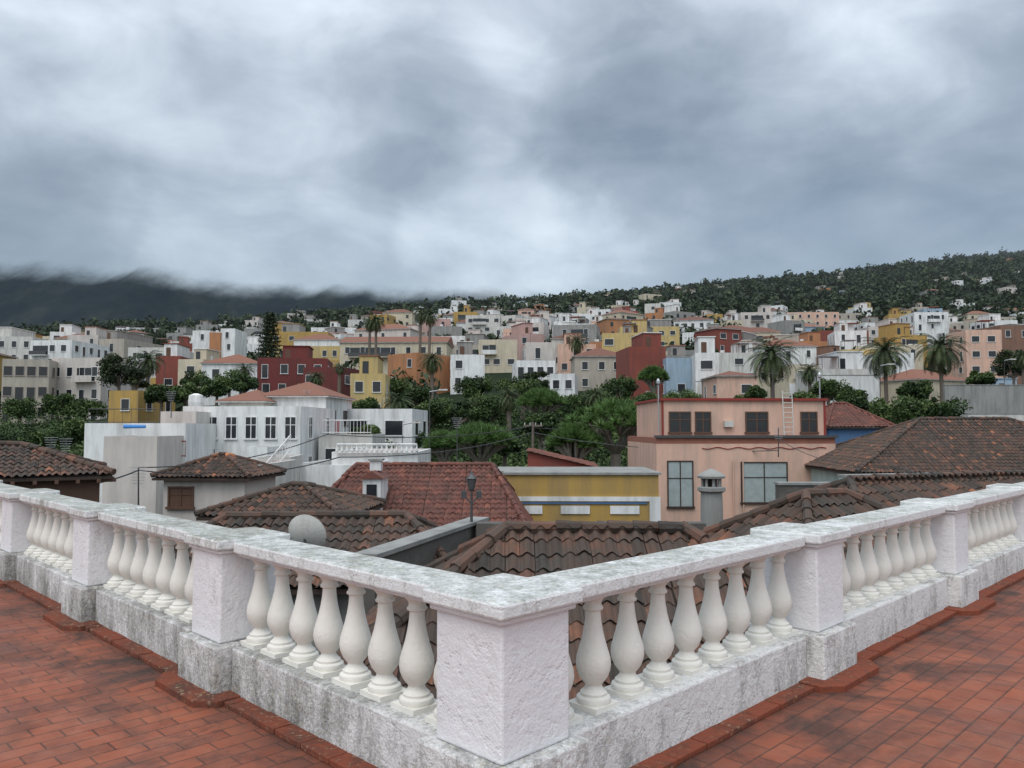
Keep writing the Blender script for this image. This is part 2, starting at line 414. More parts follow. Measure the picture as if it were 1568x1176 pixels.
# ------------------------------------------------------------ ground + mountain
def ground_mat():
    m,n,l,bs,out=nt('hillside_ground'); v=posvec(n,l); vt=posvec(n,l,(.35,1.0,3.0))
    a=noise(n,l,.02,8,v,.7); b=noise(n,l,.25,5,v,.7); t=noise(n,l,.03,5,vt,.6)
    c=ramp(n,l,a,[(.3,(.010,.017,.009)),(.46,(.019,.031,.014)),(.58,(.034,.048,.021)),(.68,(.07,.066,.04)),(.75,(.03,.042,.02))])
    c=mixc(n,l,b,c,(.010,.016,.008))
    c=mixc(n,l,ramp(n,l,t,[(.58,(0,0,0)),(.63,(.4,.4,.4))]),c,(.065,.085,.04))
    l.new(c,bs.inputs['Base Color']); bs.inputs['Roughness'].default_value=1; bs.inputs['Specular IOR Level'].default_value=.1
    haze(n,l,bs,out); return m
MT['ground']=ground_mat()
us=np.linspace(-1.25,1.25,170); ds=np.concatenate([np.linspace(-150,60,12)[:-1],60*np.exp(np.linspace(0,math.log(110),120))])
V=[];Fc=[]
for dd in ds:
    for u in us:
        x=u*(max(dd,0)+120 if dd<200 else dd+120); V.append((x,float(dd),gz(x,float(dd))))
nu=len(us)
for j in range(len(ds)-1):
    for i in range(nu-1): Fc.append((j*nu+i,j*nu+i+1,(j+1)*nu+i+1,(j+1)*nu+i))
g=MB(); g.v=V; g.f=Fc; g.m=[0]*len(Fc); g.t=[.5]*len(Fc); g.mats=['ground']; g.finish('ground',True)
def mountain_mat():
    m,n,l,bs,out=nt('mountain_slope'); v=posvec(n,l)
    a=noise(n,l,.006,9,v,.72); c=ramp(n,l,a,[(.38,(.003,.006,.006)),(.52,(.012,.018,.014)),(.66,(.040,.048,.034))])
    l.new(c,bs.inputs['Base Color']); bs.inputs['Roughness'].default_value=1
    e=n.new('ShaderNodeEmission'); e.inputs[0].default_value=(.034,.050,.070,1)  # aerial haze painted in as a blue-grey glow
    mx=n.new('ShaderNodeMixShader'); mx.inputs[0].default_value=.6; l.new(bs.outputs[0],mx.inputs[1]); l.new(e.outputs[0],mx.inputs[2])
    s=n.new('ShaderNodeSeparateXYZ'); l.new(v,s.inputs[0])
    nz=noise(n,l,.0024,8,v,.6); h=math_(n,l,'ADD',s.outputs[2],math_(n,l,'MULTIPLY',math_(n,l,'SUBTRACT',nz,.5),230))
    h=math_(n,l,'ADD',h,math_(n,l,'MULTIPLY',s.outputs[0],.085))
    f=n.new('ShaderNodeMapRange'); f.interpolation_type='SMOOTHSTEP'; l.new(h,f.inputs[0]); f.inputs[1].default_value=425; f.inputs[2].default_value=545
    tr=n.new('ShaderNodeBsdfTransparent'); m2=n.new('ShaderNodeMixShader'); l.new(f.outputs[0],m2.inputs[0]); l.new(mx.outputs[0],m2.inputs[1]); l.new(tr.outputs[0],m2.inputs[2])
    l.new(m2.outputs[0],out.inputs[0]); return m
MT['mountain']=mountain_mat()
mm=MB(); V=[];Fc=[]; nx=170; ny=40
for j in range(ny):
    for i in range(nx):
        x=-4600+i*(6400/(nx-1)); y=2500+j*60
        z=40+j*48+150*mn.fractal(Vector((x*.0014,y*.0014,1)),1.0,2.1,6)*min(1,j/8+.3)
        V.append((x,y,z))
for j in range(ny-1):
    for i in range(nx-1): Fc.append((j*nx+i,j*nx+i+1,(j+1)*nx+i+1,(j+1)*nx+i))
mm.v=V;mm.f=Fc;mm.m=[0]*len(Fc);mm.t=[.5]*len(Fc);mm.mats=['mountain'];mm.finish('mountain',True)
# ------------------------------------------------------------ vegetation
rng=np.random.default_rng(5)
def leafquads(C,size):
    n=len(C); a=rng.normal(size=(n,3)); a/=np.linalg.norm(a,axis=1)[:,None]
    b=rng.normal(size=(n,3)); b-=a*(a*b).sum(1)[:,None]; b/=np.linalg.norm(b,axis=1)[:,None]
    s=size*rng.uniform(.5,1.3,(n,1))
    return np.stack([C-a*s,C-b*s*.55,C+a*s,C+b*s*.55],1)
P=[];Tn=[]; cnt=0
while cnt<9500:
    if cnt%3==0: yy=R.uniform(380,1500)
    else: yy=112*math.exp(R.random()*math.log(14))
    x=R.uniform(-.72,.74)*yy; px=784+F*x/yy
    Dr=float(np.interp(px,RP,RD))
    if yy>Dr-5: yy=Dr-R.uniform(0,25) if R.random()<.25 else Dr*R.uniform(.5,1)
    if overlaps(x,yy) and yy<300: continue
    r=R.uniform(1.3,3.0)*(1+yy/700); z=gz(x,yy)
    if yy>Dr-30: r*=.6
    tall=R.choice([.6,.7,.8,1.3])
    nl=90 if yy<180 else (50 if yy<400 else 30)
    d=rng.normal(size=(nl,3)); d/=np.linalg.norm(d,axis=1)[:,None]
    q=d*(rng.uniform(.35,1,(nl,1))**.6)*np.array([1,1,tall])*r*.85; 
    tt=np.clip(R.uniform(.15,.7)+q[:,2]/r*.25+rng.normal(0,.1,nl),0,1)  # random tone plus top light put into the tint, lighter with height
    q=q+np.array([x,yy,z+r*tall*.55])
    P.append(leafquads(q,r*(.20 if yy<180 else (.28 if yy<400 else .36)))); Tn.append(tt)
    core=rng.normal(size=(6,3))*.15*r+np.array([x,yy,z+r*tall*.45]); P.append(leafquads(core,r*.62)); Tn.append(np.full(6,.08)); cnt+=1  # core leaves get a dark tint as painted inner crown shade
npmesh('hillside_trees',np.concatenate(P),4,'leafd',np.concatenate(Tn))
P=[];Tn=[]
for i in range(460):
    yy=R.uniform(52,104); px=R.choice([R.uniform(540,1010),R.uniform(540,1010),R.uniform(-20,150),R.uniform(1240,1600)])
    x=(px-784)*yy/F; r=R.uniform(.9,2.3)*(.7+yy/200)
    if any(abs(x-o[0])<o[2] and abs(yy-o[1])<o[3]+1 for o in occupied): continue
    nl=240; d=rng.normal(size=(nl,3)); d/=np.linalg.norm(d,axis=1)[:,None]
    q=d*rng.uniform(.6,1.1,(nl,1))*np.array([1,1,.85])*r+np.array([x,yy,gz(x,yy)+r*.75])
    P.append(leafquads(q,.17)); Tn.append(np.clip(R.uniform(.1,.75)+d[:,2]*.12+rng.normal(0,.14,nl),0,1))  # random tone, with upper leaves tinted lighter as painted top light
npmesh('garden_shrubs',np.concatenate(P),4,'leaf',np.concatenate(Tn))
def tree(name,px,pt,D,wpx,mat='leaf',leaf=.17,nl=5200,hfrac=.75,tone=0):
    top=S(px,pt,D); g=gz(top.x,D); r=wpx/2*D/F; Ht=top.z-g; ch=min(Ht*.8,2*r*hfrac)
    root=empty(name,(top.x,D,g)); mb=MB(); rr=random.Random(int(px*3+pt))
    tw=.18+r*.05
    f0=Vector((0,0,-.3)); f1=Vector((rr.uniform(-.3,.3),0,Ht-ch*.75)); mb.tube(f0,f1,tw,tw*.65,'bark',8)
    lobes=[]
    for i in range(19):
        th=rr.uniform(0,6.28); ph=rr.uniform(-.45,1); rad=r*rr.uniform(.3,.85)
        c=Vector((math.cos(th)*rad*math.sqrt(max(.1,1-ph*ph*.6)),math.sin(th)*rad*math.sqrt(max(.1,1-ph*ph*.6)),Ht-ch*.5+ph*ch*.33))
        lobes.append((c,r*rr.uniform(.18,.38),rr.uniform(.2,.8)))
        if i<9: mb.tube(f1-Vector((0,0,.1)),c,tw*.45,tw*.12,'bark',5)
    mb.finish('trunk',parent=root)
    Q=[];TT=[]
    for c,lr,tn in lobes:
        n=int(nl/19); d=rng.normal(size=(n,3)); d/=np.linalg.norm(d,axis=1)[:,None]
        rad=lr*rng.uniform(.45,1.25,(n,1)); q=d*rad*np.array([1,1,.8])+np.array(c); Q.append(leafquads(q,leaf))
        TT.append(np.clip(tn+tone+d[:,2]*.15+rng.normal(0,.14,n),0,1))  # random lobe tone, plus underside shade put into the leaf colour
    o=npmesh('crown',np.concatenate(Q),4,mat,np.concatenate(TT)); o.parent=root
for a in [(615,645,74,80),(655,612,92,70),(700,606,96,80),(752,600,98,80),(800,572,112,80),(855,600,96,80),(828,632,80,70),(905,592,100,70),(1000,600,92,70),(1305,596,80,60),(1365,606,76,90),(1432,606,74,90),(60,650,80,90),(14,662,70,70),(112,640,86,70),(300,566,120,46),(352,566,118,50),(600,575,112,60),(1130,604,92,50),(1230,600,92,60),(985,640,66,60),(1045,596,100,60),(130,612,108,60),(30,612,112,60),(1500,566,116,40),(560,610,95,50),(1160,590,100,40),(770,660,66,60),(950,576,112,60),(560,650,66,50),(860,668,60,50),(726,574,112,60),(1270,578,100,60),(1400,580,100,60),(640,590,100,50),(245,588,95,50),(285,586,90,56),(330,578,98,50),(374,572,100,50),(90,600,105,60),(450,590,92,40),(505,606,90,40)]:
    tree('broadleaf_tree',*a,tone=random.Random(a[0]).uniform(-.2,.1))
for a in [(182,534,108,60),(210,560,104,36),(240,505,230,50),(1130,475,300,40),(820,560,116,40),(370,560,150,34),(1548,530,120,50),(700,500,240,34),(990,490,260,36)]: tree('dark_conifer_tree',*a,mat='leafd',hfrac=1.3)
def drago(px,pt,D,wpx,hpx,name='dragon_tree'):
    top=S(px,pt,D); g=gz(top.x,D); r=wpx/2*D/F; Ht=top.z-g; ch=hpx*D/F
    root=empty(name,(top.x,D,g)); mb=MB(); rr=random.Random(int(px))
    fork=Vector((0,0,Ht-ch*1.0-1.2)); mb.tube((0,0,-.4),fork,.5,.38,'barkp',9)
    tips=[]
    for i in range(130):
        th=rr.uniform(0,6.283); q=math.sqrt(rr.random()); c=Vector((math.cos(th)*q*r,math.sin(th)*q*r,Ht-.25-ch*.5*q*q-rr.uniform(0,ch*.2)))
        tips.append(c)
    for i in range(12):
        th=i*.5236+rr.uniform(-.2,.2); mid=fork+Vector((math.cos(th)*r*.38,math.sin(th)*r*.38,ch*.45)); mb.tube(fork,mid,.2,.12,'barkp',6)
        for t in tips:
            a=math.atan2(t.y,t.x)%6.283
            if abs(a-(th%6.283))<.27: mb.tube(mid,t,.09,.04,'barkp',5)
    mb.finish('trunk',parent=root)
    Q=[];TT=[]
    for c in tips:
        n=90; d=rng.normal(size=(n,3)); d[:,2]=np.abs(d[:,2])*.9-.15; d/=np.linalg.norm(d,axis=1)[:,None]
        sd=np.cross(d,rng.normal(size=(n,3))); sd/=np.linalg.norm(sd,axis=1)[:,None]
        c0=np.array(c); L=rng.uniform(.45,.9,(n,1)); Q.append(np.stack([c0-sd*.045+d*0.05,c0+sd*.045+d*.05,c0+d*L],1)); TT.append(np.clip(rr.uniform(.25,.75)+rng.normal(0,.15,n),0,1))
    o=npmesh('crown',np.concatenate(Q),3,'drago',np.concatenate(TT)); o.parent=root
drago(942,612,58,150,58); drago(735,652,60,100,34); drago(830,596,84,70,34); drago(680,662,70,50,30); drago(1000,560,112,40,30); drago(880,652,56,70,40)
def palm(px,pt,D,wpx,name='palm_tree',n=72,thick=.28,droop=1.0):
    top=S(px,pt,D); g=gz(top.x,D); r=wpx/2*D/F; zc=top.z-r*.55-g
    root=empty(name,(top.x,D,g)); mb=MB(); rr=random.Random(int(px*5))
    prev=Vector((0,0,-.5)); lean=rr.uniform(-.02,.02)
    for i in range(8):
        t=(i+1)/8; q=Vector((lean*zc*t*t,0,-.5+(zc+.5)*t)); mb.tube(prev,q,thick*(1.1-.2*t),thick*(1.05-.2*t),'bark',8); prev=q
    mb.lathe(tuple(prev-Vector((0,0,.6))),[(thick*.9,0),(thick*1.9,.35),(thick*1.7,.8),(thick*.6,1.2)],'bark',9)
    mb.finish('trunk',parent=root)
    Q=[];TT=[]
    for i in range(n):
        th=i*2.39996; el=math.radians(82-122*(i/n)**.9+rr.uniform(-7,7)); L=r*rr.uniform(.95,1.25)
        hd=np.array([math.cos(th),math.sin(th),0.]); ns=14; p=np.array(prev)+np.array([0,0,.3]); e=el; tn=rr.uniform(.1,.75) if i<n*.88 else rr.uniform(.8,1)
        side=np.array([-math.sin(th),math.cos(th),0.])
        for s_ in range(ns):
            dv=hd*math.cos(e)+np.array([0,0,math.sin(e)]); q=p+dv*L/ns
            ll=L*.19*math.sin(math.pi*min(1,(s_+1.5)/(ns+1)))**.7
            for sg in(-1,1):
                for k2 in(0,.5):
                    b=p+(q-p)*k2; tip=b+side*sg*ll*.7+dv*ll*.6-np.array([0,0,ll*rr.uniform(.1,.45)])
                    Q.append([b,b+dv*L/ns*.40,tip]); TT.append(min(1,max(0,tn+rr.uniform(-.15,.15))))
            wv=side*.03; Q.append([p-wv,p+wv,q]); TT.append(tn)
            p=q; e-=math.radians(7.5)*droop
    o=npmesh('fronds',np.array(Q),3,'palm',TT); o.parent=root
for a in [(1182,524,92,92),(1355,520,104,86),(1440,514,106,84),(643,472,150,36),(657,478,140,34),(576,484,150,38),(566,490,156,28),(227,540,108,56),(662,542,110,46),(486,572,106,36),(884,514,150,40),(612,606,86,60),(912,598,88,50),(1240,560,110,44),(205,566,120,38),(1566,540,100,40),(520,560,112,24),(780,600,90,46),(375,560,110,40)]: palm(*a)
def norfolk(px,pt,D,wpx):
    top=S(px,pt,D); g=gz(top.x,D); r=wpx/2*D/F; Ht=top.z-g
    root=empty('norfolk_pine_tree',(top.x,D,g)); mb=MB(); rr=random.Random(3); mb.tube((0,0,-.5),(0,0,Ht),.35,.04,'bark',8)
    Q=[];TT=[];cl=min(Ht*.8,r*3.2);nw=13
    for i in range(nw):
        t=i/nw; z=Ht-cl+cl*t; L=r*(1-t)**.8
        for j in range(8):
            th=j*.785+i*.3+rr.uniform(-.1,.1); e=Vector((math.cos(th)*L,math.sin(th)*L,z+L*.12)); mb.tube((0,0,z),e,.05,.02,'bark',4)
            n=60; tt=rng.uniform(.15,1,n); C=np.outer(tt,np.array([e.x,e.y,e.z-z]))+np.array([0,0,z])+rng.normal(size=(n,3))*np.array([.3,.3,.16]); Q.append(leafquads(C,.2)); TT.append(np.clip(rng.normal(.4,.2,n),0,1))
    mb.finish('trunk',parent=root); o=npmesh('crown',np.concatenate(Q),4,'leafd',np.concatenate(TT)); o.parent=root
norfolk(414,476,150,50)
# ------------------------------------------------------------ near buildings
def face(w): return (Vector((-w/2,0,0)),Vector((1,0,0)),Vector((0,-1,0)))
rr=random.Random(2)
mb=MB(); a=S(1004,670,45);b=S(1281,670,45);w=b.x-a.x;cx=(a.x+b.x)/2; zt=a.z
house_mesh(mb,T(cx,45,-9,2),w,9,zt+9,'salmon',rr,wins=False,extra=False,trim='deckred',deck='deckred')
mb.setM(T(cx,45,-9,2)); h=zt+9; k=45/F
mb.box(-w/2-.12,w/2+.12,-.14,-.004,h-.02,h+.13,'metal')
fc=face(w)
def lx(px): return (px-1004)*k
def lz(py): return h-(py-670)*k
window(mb,fc,lx(1040),lz(774),1.35,2.5,2,rr,'darkwood','glassl'); window(mb,fc,lx(1169),lz(768),2.55,2.2,2,rr,'darkwood','glassl')
for px in(1121,1136): mb.tube((lx(px)-w/2,-.08,lz(800)),(lx(px)-w/2,-.08,lz(705)),.04,.04,'salmon')
for i in range(42):
    x=-w/2+2.6+i*.17
    if x<w/2-.5: mb.tube((x,-.03,lz(686)-.05*math.sin(i*.9)),(x+.17,-.03,lz(686)-.05*math.sin((i+1)*.9)),.025,.025,'redtrim',5)
u0,u1=lx(1016)-w/2,lx(1272)-w/2; hu=(670-612)*k+.05
mb.box(u0,u1,.55,8,h-.3,h+hu-.1,'salmon','deckred'); mb.box(u0-.12,u1+.12,.4,8.15,h+hu-.1,h+hu+.05,'redtrim'); mb.box(u0-.12,u1+.12,.38,.5,h-.05,h+.12,'redtrim')
mb.box(u0-.02,u0+.1,.50,.548,h+.12,h+hu-.1,'redtrim'); mb.box(u1-.1,u1+.02,.50,.548,h+.12,h+hu-.1,'redtrim')
fu=(Vector((-w/2,.55,0)),Vector((1,0,0)),Vector((0,-1,0)))
for px,ww in((1044,1.15),(1080,.8),(1164,1.2),(1246,.85)): window(mb,fu,lx(px)+0,h+.32,ww,1.1,2,rr,'wood','glass')
mb.box(lx(1112)-w/2,lx(1126)-w/2,.3,.54,h+.6,h+.95,'offwhite')
for px,hh in((1012,1.1),(1266,1.5)): mb.tube((lx(px)-w/2,.7,h+hu-1.9),(lx(px)-w/2,.7,h+hu+hh),.04,.04,'galv'); mb.lathe((lx(px)-w/2,.7,h+hu+hh-.3),[(.02,0),(.12,.1),(.12,.25),(.02,.4)],'galv',8)
for px,hh in((1098,1.3),(1215,1.8)): mb.tube((lx(px)-w/2,3,h+hu),(lx(px)-w/2,3,h+hu+hh),.03,.03,'metal'); mb.tube((lx(px)-w/2-.4,3,h+hu+hh-.15),(lx(px)-w/2+.4,3,h+hu+hh-.15),.02,.02,'metal')
mb.finish('salmon_house')
mb=MB(); mb.setM(T(cx,45,-9,2))
for dx in(0,.55): mb.tube((lx(1203)-w/2+dx,.16,h+.1),(lx(1203)-w/2+dx,.34,h+2.7),.03,.03,'offwhite')
for i in range(9): mb.tube((lx(1203)-w/2,.17+i*.017,h+.3+i*.28),(lx(1203)-w/2+.55,.17+i*.017,h+.3+i*.28),.022,.022,'offwhite')
mb.finish('roof_ladder')
mb=MB(); a=S(760,727,34);b=S(1008,730,34);w=b.x-a.x;cx=(a.x+b.x)/2; h=a.z+9; mb.setM(T(cx,34,-9,-1)); k=34/F
mb.box(-w/2,w/2,0,5,0,h,'ochre','deck'); mb.box(-w/2-.1,w/2+.1,-.1,5,h,h+.1,'concrete')
mb.box(-w/2-.06,w/2+.06,-.07,-.003,h-1.12,h-.93,'white'); mb.box(-w/2-.06,-w/2+.4,-.075,-.004,h-3,h-1.123,'white'); mb.box(w/2-.4,w/2+.06,-.075,-.004,h-3,h-1.123,'white')
mb.box(-w/2+.5,w/2-.5,-.05,-.003,h-1.24,h-1.16,'deepblue')
for c in(808,880,955):
    x=(c-760)*k-w/2; mb.box(x-.62,x+.62,-.06,-.003,h-1.66,h-1.32,'white')
mb.box(-w/2+.02,-w/2+.3,.1,.5,h-1,h+.12,'stone')
mb.finish('yellow_building')
mb=MB(); a=S(808,692,40); mb.setM(T(a.x,40,0,-3)); z=a.z
mb.add([(0,0,-8),(3.3,0,-8),(3.3,0,z-.75),(0,0,z),(0,4,-8),(3.3,4,-8),(3.3,4,z-.75),(0,4,z)],[(0,1,2,3),(1,5,6,2),(5,4,7,6),(4,0,3,7)],'red')
roof_plane(mb,[(3.5,-.2,z-.74),(3.5,4.2,z-.74),(-.15,4.2,z+.1),(-.15,-.2,z+.1)],'tile_red')
mb.finish('red_shed')
H('concrete_shed',860,1004,722,37,4,'concrete',0,wins=False,extra=False,base=-8)
def roofhouse(cx,cy,w,d,ze,rise,yaw,tile,wall,inset=.35,**kw):
    mb=MB(); M=T(cx,cy,0,yaw); hip_roof(mb,M,w,d,ze,rise,tile,**kw)
    mb.setM(M); mb.box(-w/2+inset,w/2-inset,-d/2+inset,d/2-inset,-9,ze-.05,wall); return mb
def sx(px,D): return (px-784)*D/F
roofhouse(1.2,11.6,7.0,5.6,-1.40,1.55,0,'tile_old','stone',ridge=2.6).finish('tile_roof_house')
roofhouse(6.3,16.0,4.8,4.6,-1.05,1.35,22,'tile_old','stone',ridge=1.0).finish('tile_roof_house')
roofhouse(11.4,19.4,13,5.6,-1.0,1.45,24,'tile_old','concrete',ridge=8.5).finish('tile_roof_house')
roofhouse(sx(480,17),17.4,6.6,5.0,-1.3,1.0,3,'tile_old','concrete',ridge=3.9).finish('tile_roof_house')
roofhouse(sx(445,25),26,4.6,4.6,-.98,.75,-6,'tile_old','offwhite',ridge=.4).finish('tile_roof_house')
roofhouse(sx(860,22),23.5,5,3.2,-1.75,.5,2,'tile_old','stone',ridge=3).finish('tile_roof_house')
mb=roofhouse(sx(648,31),31.5,8.6,10,-2.25,2.4,0,'tile_red','offwhite',ridge=5.4)
mb.setM(T(sx(577,29),28.5,0,0)); mb.box(-.32,.32,-.4,1.2,-1.9,-.15,'white'); mb.add([(-.45,-.5,-.15),(.45,-.5,-.15),(.45,1.3,-.15),(-.45,1.3,-.15),(0,-.5,.12),(0,1.3,.12)],[(0,4,5,3),(4,1,2,5),(0,1,4)],'tile_red'); mb.box(-.18,.18,-.43,-.403,-.75,-.35,'glass')
mb.box(-.2,.2,.3,.7,.1,.45,'white'); mb.box(-.26,.26,.24,.76,.45,.52,'concrete')
mb.finish('red_tile_roof_house')
mb=roofhouse(sx(315,32),34,4.1,4.1,-.32,.8,-4,'tile_old','pinkwhite',ridge=.3)
mb.setM(T(sx(315,32),34,0,-4)); window(mb,(Vector((-1.7,-1.7,0)),Vector((1,0,0)),Vector((0,-1,0))),.75,-1.55,.95,.75,2,rr,'wood','wood')
mb.finish('beige_tower_house')
H('white_annex_house',322,398,712,34.5,6,'offwhite',0,wins=False,extra=False,base=-9)
roofhouse(sx(1500,41),42.5,15.5,11,-.45,2.55,-3,'tile_old','aqua',ridge=4.6).finish('aqua_house')
mb=roofhouse(sx(1310,62),65,5.4,8,1.75,1.9,0,'tile_red','deepblue',ridge=1.0,pu=.3)
mb.setM(T(sx(1310,62),61.3,0,0)); window(mb,(Vector((-2.2,0,0)),Vector((1,0,0)),Vector((0,-1,0))),2.6,-1.2,.9,1.6,2,rr,'frame','glass'); mb.finish('blue_house')
H('blue_house',1480,1600,650,58,7,'deepblue',-2,wins=False,extra=False)
mb=roofhouse(-16.3,24.8,6.6,5.2,.25,.85,30,'tile_old','wood',ridge=1.6)
mb.setM(T(-16.3,24.8,0,30))
for i in range(12): x=-3.2+i*.55; mb.box(x,x+.1,-2.72,-2.3,.0,.1,'wood')
for i in range(9): y=-2.5+i*.55; mb.box(2.9,3.38,y,y+.1,.0,.1,'wood')
mb.finish('wooden_house')
# white complex
H('white_townhouse',133,282,648,50,9,'white',5,cols=None,wins=False,extra=False,base=-9)
H('white_townhouse',278,462,622,57,9,'white',-3,cols=6,ww=.75,wh=1.5,detail=2,extra=False,base=-9,storey=2.9)
H('white_townhouse',246,300,630,54.5,6,'offwhite',0,cols=1,base=-9,extra=False,detail=2)
H('white_townhouse',396,500,606,66,8,'white',-4,cols=4,ww=1.5,wh=1.2,roof='hip',base=-8,detail=2,fr='wood')
H('tile_roof_townhouse',336,404,614,64,7,'offwhite',-2,roof='hip',base=-8,cols=2)
H('white_townhouse',160,240,668,46,5,'pinkwhite',3,wins=False,extra=False,base=-9)
H('white_lowhouse',440,560,712,44,8,'white',-3,cols=4,ww=1.1,wh=1.1,detail=2,extra=False,base=-9)
H('white_lowhouse',508,640,692,50,8,'white',0,cols=3,ww=1.8,wh=1.5,detail=2,extra=False,base=-9)
H('pink_house',462,500,644,64,5,'hotpink',0,wins=False,extra=False,base=-8)
H('white_cottage',520,632,626,72,8,'white',-4,cols=2,ww=1.6,wh=1.3,detail=1,extra=False,base=-6)
H('white_lowhouse',488,570,665,60,6,'offwhite',0,cols=2,detail=1,extra=False,base=-8)
H('garden_store',395,445,700,41,4,'offwhite',6,wins=False,extra=False,base=-9)
H('stair_tower',378,410,684,48,3,'white',-5,cols=1,ww=.8,wh=1.4,extra=False,base=-9,detail=2)
def railing(name,p0,p1,h,k='white',step=.35,r=.03,turned=False):
    mb=MB(); p0=Vector(p0);p1=Vector(p1); n=max(2,int((p1-p0).length/step)); up=Vector((0,0,h))
    mb.tube(p0+up,p1+up,r*1.4,None,k,6); mb.tube(p0+up*.08,p1+up*.08,r*1.2,None,k,6)
    for i in range(n+1):
        p=p0.lerp(p1,i/n); mb.tube(p,p+up,r*(1.5 if turned else .7),r*.6,k,6)
        if turned: mb.lathe(tuple(p),[(r*1.2,0),(r*2.2,h*.3),(r,h*.75),(r*1.4,h)],k,8)
    return mb.finish(name)
railing('rooftop_balustrade',S(516,694,49.8),S(638,694,49.8),.55,'white',.3,.05,True)
railing('rooftop_balustrade',S(494,664,59.8),S(568,664,59.8),1.0,'white',.25,.03)
railing('rooftop_railing',S(135,648,50.3),S(240,648,50.3),.9,'metal',.5,.02)
railing('stair_railing',S(262,700,50),S(284,700,50),1.0,'redtrim',.3,.03)
railing('stair_railing',S(398,745,39),S(445,690,40),.8,'white',.2,.03)
mb=MB(); a=S(205,652,49.4);mb.setM(T(a.x,a.y,a.z,5)); mb.tube((-.6,0,-.05),(.7,0,-.05),.13,.1,'tarp',7); mb.finish('rolled_tarp')
mb=MB(); a=S(300,618,58.5);mb.setM(T(a.x,a.y,a.z-.4)); mb.lathe((0,0,0),[(.5,0),(.55,.5),(.5,1.0),(.15,1.15)],'white',12); mb.finish('rooftop_water_tank')
def wallobj(name,p0,p1,th,zb,k,cap=None):
    mb=MB(); p0=Vector(p0);p1=Vector(p1); L=Vector((p1.x-p0.x,p1.y-p0.y)).length; yaw=math.degrees(math.atan2(p1.y-p0.y,p1.x-p0.x))
    mb.setM(T(p0.x,p0.y,0,yaw)); mb.box(0,L,-th/2,th/2,zb,p0.z,k)
    if cap: mb.box(-.03,L+.03,-th/2-.05,th/2+.05,p0.z,p0.z+.08,cap)
    return mb.finish(name)
wallobj('stone_wall',S(730,800,18),S(1078,800,18),.4,-9,'stone')
wallobj('stone_wall',S(560,855,13.5),S(735,796,19),.35,-9,'stone','concrete')
wallobj('stone_wall',S(1190,742,27),S(1300,742,27),.4,-9,'stone','concrete')
wallobj('boundary_wall',S(1445,590,98),S(1700,590,98),.5,-3,'concrete','concrete')
wallobj('boundary_wall',S(1250,575,112),S(1345,575,112),.5,-3,'white','concrete')
wallobj('boundary_wall',S(1480,634,75),S(1700,634,75),.5,-6,'offwhite','concrete')
wallobj('boundary_wall',S(1290,730,30),S(1640,728,33),.4,-9,'aqua','concrete')
# round chimney
mb=MB(); c=S(1090,800,19.0)
mb.lathe((c.x,c.y,-1.4),[(.27,0),(.26,1.2),(.25,1.50),(.33,1.55),(.33,1.63),(.25,1.65)],'concrete',18)
for i in range(8):
    t=i*math.pi/4; mb.tube((c.x+.21*math.cos(t),c.y+.21*math.sin(t),.24),(c.x+.21*math.cos(t),c.y+.21*math.sin(t),.45),.035,.035,'concrete')
mb.lathe((c.x,c.y,.24),[(.09,0),(.09,.2)],'under',10)
mb.lathe((c.x,c.y,.45),[(.32,0),(.33,.05),(.27,.1),(.17,.16),(.07,.2),(.02,.22)],'concrete',18)
mb.finish('round_chimney')
# satellite dish
mb=MB(); c=S(466,818,13.2)
vs=[];fs=[];seg=24
for j in range(6):
    r=.34*j/5
    for i in range(seg): t=2*math.pi*i/seg; vs.append((r*math.cos(t),-.11*(j/5)**2,r*math.sin(t)*.96))
for j in range(5):
    for i in range(seg): fs.append((j*seg+i,j*seg+(i+1)%seg,(j+1)*seg+(i+1)%seg,(j+1)*seg+i))
mb.setM(T(c.x,c.y,c.z-.02,168)@Matrix.Rotation(math.radians(-18),4,'X')); mb.add(vs,fs,'offwhite'); mb.tube((0,0,-.3),(0,-.45,0),.015,None,'metal'); mb.tube((0,-.42,-.03),(0,-.5,.03),.04,None,'metal')
mb.setM(T(c.x,c.y,c.z)); mb.tube((0,.05,-1.3),(0,.05,0),.03,None,'metal'); mb.finish('satellite_dish')
def mast(name,px,pt,pb,D,head=None):
    mb=MB(); t=S(px,pt,D);b=S(px,pb,D); mb.tube(b,t,.035 if name!='utility_pole' else .12,.025 if name!='utility_pole' else .09,'metal' if name!='utility_pole' else 'bark',6)
    if head=='lantern':
        mb.lathe((t.x,t.y,t.z-.1),[(.02,0),(.07,.04),(.11,.26),(.13,.28),(.04,.38),(.015,.45)],'metal',6)
        for s_ in(-1,1): mb.tube((t.x,t.y,t.z-.4),(t.x+s_*.16,t.y,t.z-.2),.02,None,'metal'); mb.box(t.x+s_*.17-.06,t.x+s_*.17+.06,t.y-.06,t.y+.06,t.z-.26,t.z-.1,'metal')
    elif head=='street':
        mb.tube(t,(t.x+.9,t.y,t.z+.15),.05,.04,'galv'); mb.box(t.x+.7,t.x+1.4,t.y-.12,t.y+.12,t.z+.1,t.z+.22,'offwhite')
    elif head=='ant':
        for i in range(6): mb.tube((t.x-.35+.03*i,t.y,t.z-.12*i),(t.x+.35-.03*i,t.y,t.z-.12*i),.014,None,'galv',4)
    elif head=='cross':
        mb.box(t.x-.7,t.x+.7,t.y-.06,t.y+.06,t.z-.35,t.z-.22,'bark')
        for q in(-.6,-.2,.2,.6): mb.tube((t.x+q,t.y,t.z-.22),(t.x+q,t.y,t.z-.05),.04,.03,'offwhite')
    mb.finish(name)
mast('wall_lantern',722,745,800,18,'lantern')
